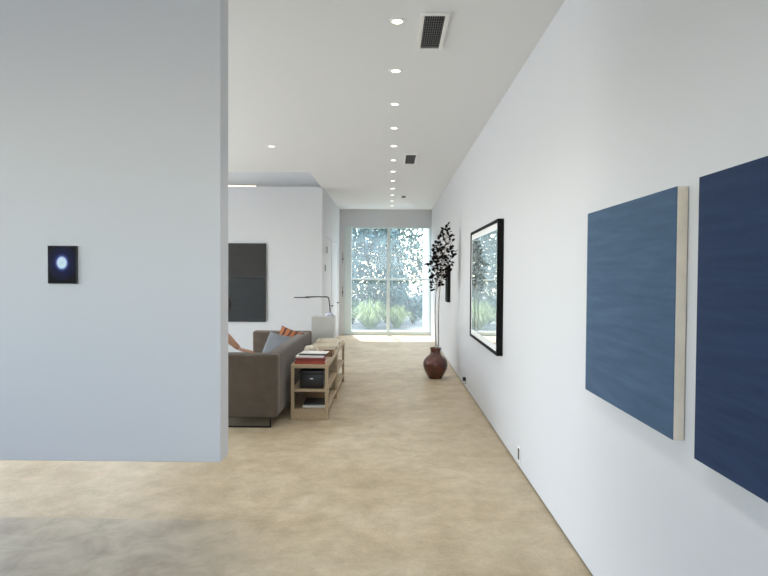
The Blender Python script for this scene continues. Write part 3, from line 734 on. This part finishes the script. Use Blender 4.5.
# ------------------------------------------------------------------ outside the window
bm = bmesh.new(); box(bm, -30, 14, YE + 0.25, 45, -0.3, -0.03); box(bm, -30, XL - T, -20, YE + 0.25, -0.3, -0.03); box(bm, XL - T, 14, -20, YN - T, -0.3, -0.03); box(bm, XL - T, XC - T, YB + 0.6, YE + 0.25, -0.3, -0.03); struct('ground', bm, M['patio'], label='pale gravel ground outside the window')
bm = bmesh.new(); box(bm, 0.985, 1.25, YE + 0.28, 17.3, -0.03, 3.6); struct('wall_outside', bm, M['render'], label='white outside wing wall at the right of the window')
random.seed(21)
def tree(loc, h, crown, leafm, nleaf, label, lsize=0.10, droop=0.3, nbr=16, trunk_r=0.07, low=0.3):
    t = thing('tree', label, 'tree', loc, random.uniform(0, 6), 'trees outside the window')
    bt = bmesh.new(); bl = bmesh.new()
    trunk = [Vector((0.12 * math.sin(k * 1.3), 0.12 * math.cos(k * 1.7), h * 0.85 * k / 6)) for k in range(7)]
    tube(bt, trunk, [trunk_r * (1 - 0.8 * k / 6) for k in range(7)], 9)
    tips = []
    for k in range(nbr):
        f = low + (1 - low) * k / nbr; i = min(5, int(f * 6)); p = trunk[i].lerp(trunk[i + 1], f * 6 - i)
        a = k * 2.4; ln = crown * random.uniform(.65, 1.1) * (1.05 - 0.6 * abs(f - .55))
        pts = [p]
        for j in range(1, 5):
            g = j / 4; pts.append(p + Vector((math.cos(a) * ln * g, math.sin(a) * ln * g, ln * (0.55 * g - droop * 1.4 * g * g)) ) + Vector([random.uniform(-.06, .06) for _ in range(3)]))
        tube(bt, pts, [trunk_r * .4 * (1 - g * .2) for g in range(5)], 5)
        tips += [(pts[j].lerp(pts[j + 1], q), j) for j in range(1, 4) for q in (.2, .6, 1)]
    for k in range(nleaf):
        p, j = random.choice(tips)
        q = p + Vector((random.gauss(0, .27), random.gauss(0, .27), random.gauss(-.05, .27)))
        d = Vector((random.gauss(0, 1), random.gauss(0, 1), random.gauss(-droop * 2, .7))).normalized(); sz = lsize * random.uniform(.6, 1.3)
        s = d.orthogonal().normalized(); s = Matrix.Rotation(random.uniform(0, 6.28), 3, d) @ s
        bl.faces.new([bl.verts.new(q), bl.verts.new(q + d * sz * .5 + s * sz * .22), bl.verts.new(q + d * sz), bl.verts.new(q + d * sz * .5 - s * sz * .22)])
    obj('trunk', bt, M['bark'], t, smooth=True); obj('foliage', bl, leafm, t)
tree((-0.75, 19.4, -.03), 5.6, 1.5, M['leaf_b'], 4300, 'drooping grey-green tree filling the upper left window panes', 0.19, 0.75)
tree((0.28, 20.6, -.03), 5.4, 1.25, M['leaf_a'], 4300, 'upright grey-green tree behind the upper right window panes', 0.18, 0.35)
tree((-2.6, 23.5, -.03), 5.0, 1.8, M['leaf_a'], 2600, 'distant tree at the left side of the window view', 0.18, 0.4)
tree((2.7, 24.5, -.03), 2.7, 1.7, M['leaf_b'], 2600, 'distant low tree at the right side of the window view', 0.18, 0.4)
def shrub(loc, r, h, m, n, label):
    t = thing('shrub', label, 'shrub', loc, 0, None)
    bs = bmesh.new(); bl = bmesh.new()
    for k in range(14):
        a = k * 2.4; e = Vector((math.cos(a) * r * .7, math.sin(a) * r * .7, h * random.uniform(.5, .95)))
        tube(bs, [(0, 0, 0), tuple(e * .5 + Vector((0, 0, .1))), tuple(e)], [.02, .014, .006], 5)
        for j in range(n // 14):
            f = random.uniform(.25, 1.05); q = e * f + Vector((random.gauss(0, .17 * r), random.gauss(0, .17 * r), random.gauss(0, .1)))
            if q.z < 0: q.z = abs(q.z)
            d = Vector([random.gauss(0, 1) for _ in range(3)]).normalized(); sz = random.uniform(.06, .14); s = d.orthogonal().normalized()
            bl.faces.new([bl.verts.new(q), bl.verts.new(q + d * sz * .5 + s * sz * .25), bl.verts.new(q + d * sz), bl.verts.new(q + d * sz * .5 - s * sz * .25)])
    obj('stems', bs, M['bark'], t); obj('foliage', bl, m, t)
shrub((-1.2, 18.6, -.03), .9, 1.5, M['leaf_c'], 2200, 'dark rounded shrub at the lower left of the window')
shrub((-0.15, 19.0, -.03), .9, 1.6, M['leaf_c'], 2200, 'dark rounded shrub behind the window mullion')
shrub((0.75, 18.6, -.03), .8, 1.4, M['leaf_b'], 2000, 'blue-green shrub at the lower right of the window')
def grass(loc, r, h, n, label):
    bm = bmesh.new()
    for k in range(n):
        a = random.uniform(0, 6.283); rr = random.uniform(0, .12) * r; sp = random.uniform(.2, 1) * r; hh = h * random.uniform(.6, 1.1)
        b0 = Vector((math.cos(a) * rr, math.sin(a) * rr, 0)); o = Vector((math.cos(a), math.sin(a), 0)); s = Vector((-o.y, o.x, 0)) * 0.009
        pts = [b0, b0 + o * sp * .42 + Vector((0, 0, hh * .6 * (1.25 - sp / r * .5))), b0 + o * sp * .8 + Vector((0, 0, hh * (1.2 - sp / r * .55))), b0 + o * sp * 1.1 + Vector((0, 0, hh * (1.15 - sp / r * .75)))]
        prev = None
        for i, p in enumerate(pts):
            w = s * (1, .9, .6, .1)[i]; cur = (bm.verts.new(p + w), bm.verts.new(p - w))
            if prev: bm.faces.new((prev[0], prev[1], cur[1], cur[0]))
            prev = cur
    tag(obj('ornamental_grass', bm, M['blade'], None, loc), label, 'grass')
grass((-0.58, 17.0, -.03), .95, .8, 420, 'yellow-green clump of grass at the lower left of the window')
grass((0.22, 17.3, -.03), .62, .65, 300, 'yellow-green clump of grass at the lower right of the window')

# ------------------------------------------------------------------ light
w = bpy.data.worlds.new('sky'); scene.world = w; w.use_nodes = True
nt = w.node_tree; bg = nt.nodes['Background']
sky = nt.nodes.new('ShaderNodeTexSky'); sky.sky_type = 'NISHITA'; sky.sun_disc = False; sky.sun_elevation = R(58); sky.sun_rotation = R(15); sky.dust_density = 0.8; sky.air_density = 1.2
hs = nt.nodes.new('ShaderNodeHueSaturation'); hs.inputs['Saturation'].default_value = 0.7
nt.links.new(sky.outputs['Color'], hs.inputs['Color']); nt.links.new(hs.outputs['Color'], bg.inputs['Color']); bg.inputs['Strength'].default_value = 1.45
def lamp(name, kind, loc, rot, energy, col, **kw):
    l = bpy.data.lights.new(name, kind); l.energy = energy; l.color = col
    for k, v in kw.items(): setattr(l, k, v)
    o = bpy.data.objects.new(name, l); COL.objects.link(o); o.location = loc; o.rotation_euler = rot; return o
sd = Vector((0.22, -1.0, -1.75))
lamp('sun', 'SUN', (0, 30, 30), sd.to_track_quat('-Z', 'Y').to_euler(), 14.0, (1, 0.98, 0.95), angle=R(0.6))
lamp('daylight_high', 'AREA', (-5.4, YB + 0.6, 2.325), (R(-90), 0, 0), 75, (0.95, 0.98, 1.0), shape='RECTANGLE', size=1.2, size_y=0.95)
COOL = (0.80, 0.89, 1.0)
lamp('fill_rear', 'AREA', (-1.75, YN - 0.3, 2.4), (R(106), 0, 0), 95, (0.90, 0.95, 1.0), shape='RECTANGLE', size=5.2, size_y=1.3)  # added area lamp behind the unseen rear opening, brightens the room
for i, ((a, b, z0, z1), e) in enumerate(zip(LWIN, (24, 245))):
    lamp('fill_left', 'AREA', (XL - 0.3, (a + b) / 2, (z0 + z1) / 2), (R(104), 0, R(-90)), e, (0.93, 0.965, 1.0) if i else COOL, shape='RECTANGLE', size=b - a, size_y=z1 - z0)  # added area lamps at the unseen left openings, brighten walls and ceiling

for k in range(-3, 12):  # negative steps are unseen beams without fittings, added to shadow the canvases
    lamp('downlight_beam', 'SPOT', (0.036, 3.835 + 0.918 * k, H - 0.006), (0, 0, 0), 46 if k < 3 else 40 if k < 7 else 75, (1, 0.975, 0.95), spot_size=R(112), spot_blend=1.0, shadow_soft_size=0.025)
lamp('downlight_beam', 'SPOT', (-1.56, 7.55, H - 0.006), (0, 0, 0), 46 if k < 3 else 40 if k < 7 else 75, (1, 0.975, 0.95), spot_size=R(112), spot_blend=1.0, shadow_soft_size=0.025)
# ------------------------------------------------------------------ camera
cam = bpy.data.cameras.new('camera'); co = bpy.data.objects.new('camera', cam); COL.objects.link(co)
cam.sensor_width = 36; cam.lens = 36 * 576 / 768; cam.clip_start = 0.05
co.matrix_world = Matrix.Translation((0, 0, 1.55)) @ Matrix.Rotation(R(0.6), 4, 'Z') @ Matrix.Rotation(R(90 - 1.3), 4, 'X') @ Matrix.Rotation(R(0.35), 4, 'Z')
scene.camera = co
vs = scene.view_settings; vs.view_transform = 'Standard'; vs.look = 'None'; vs.gamma = 1.0; vs.use_curve_mapping = False; vs.exposure = -0.32
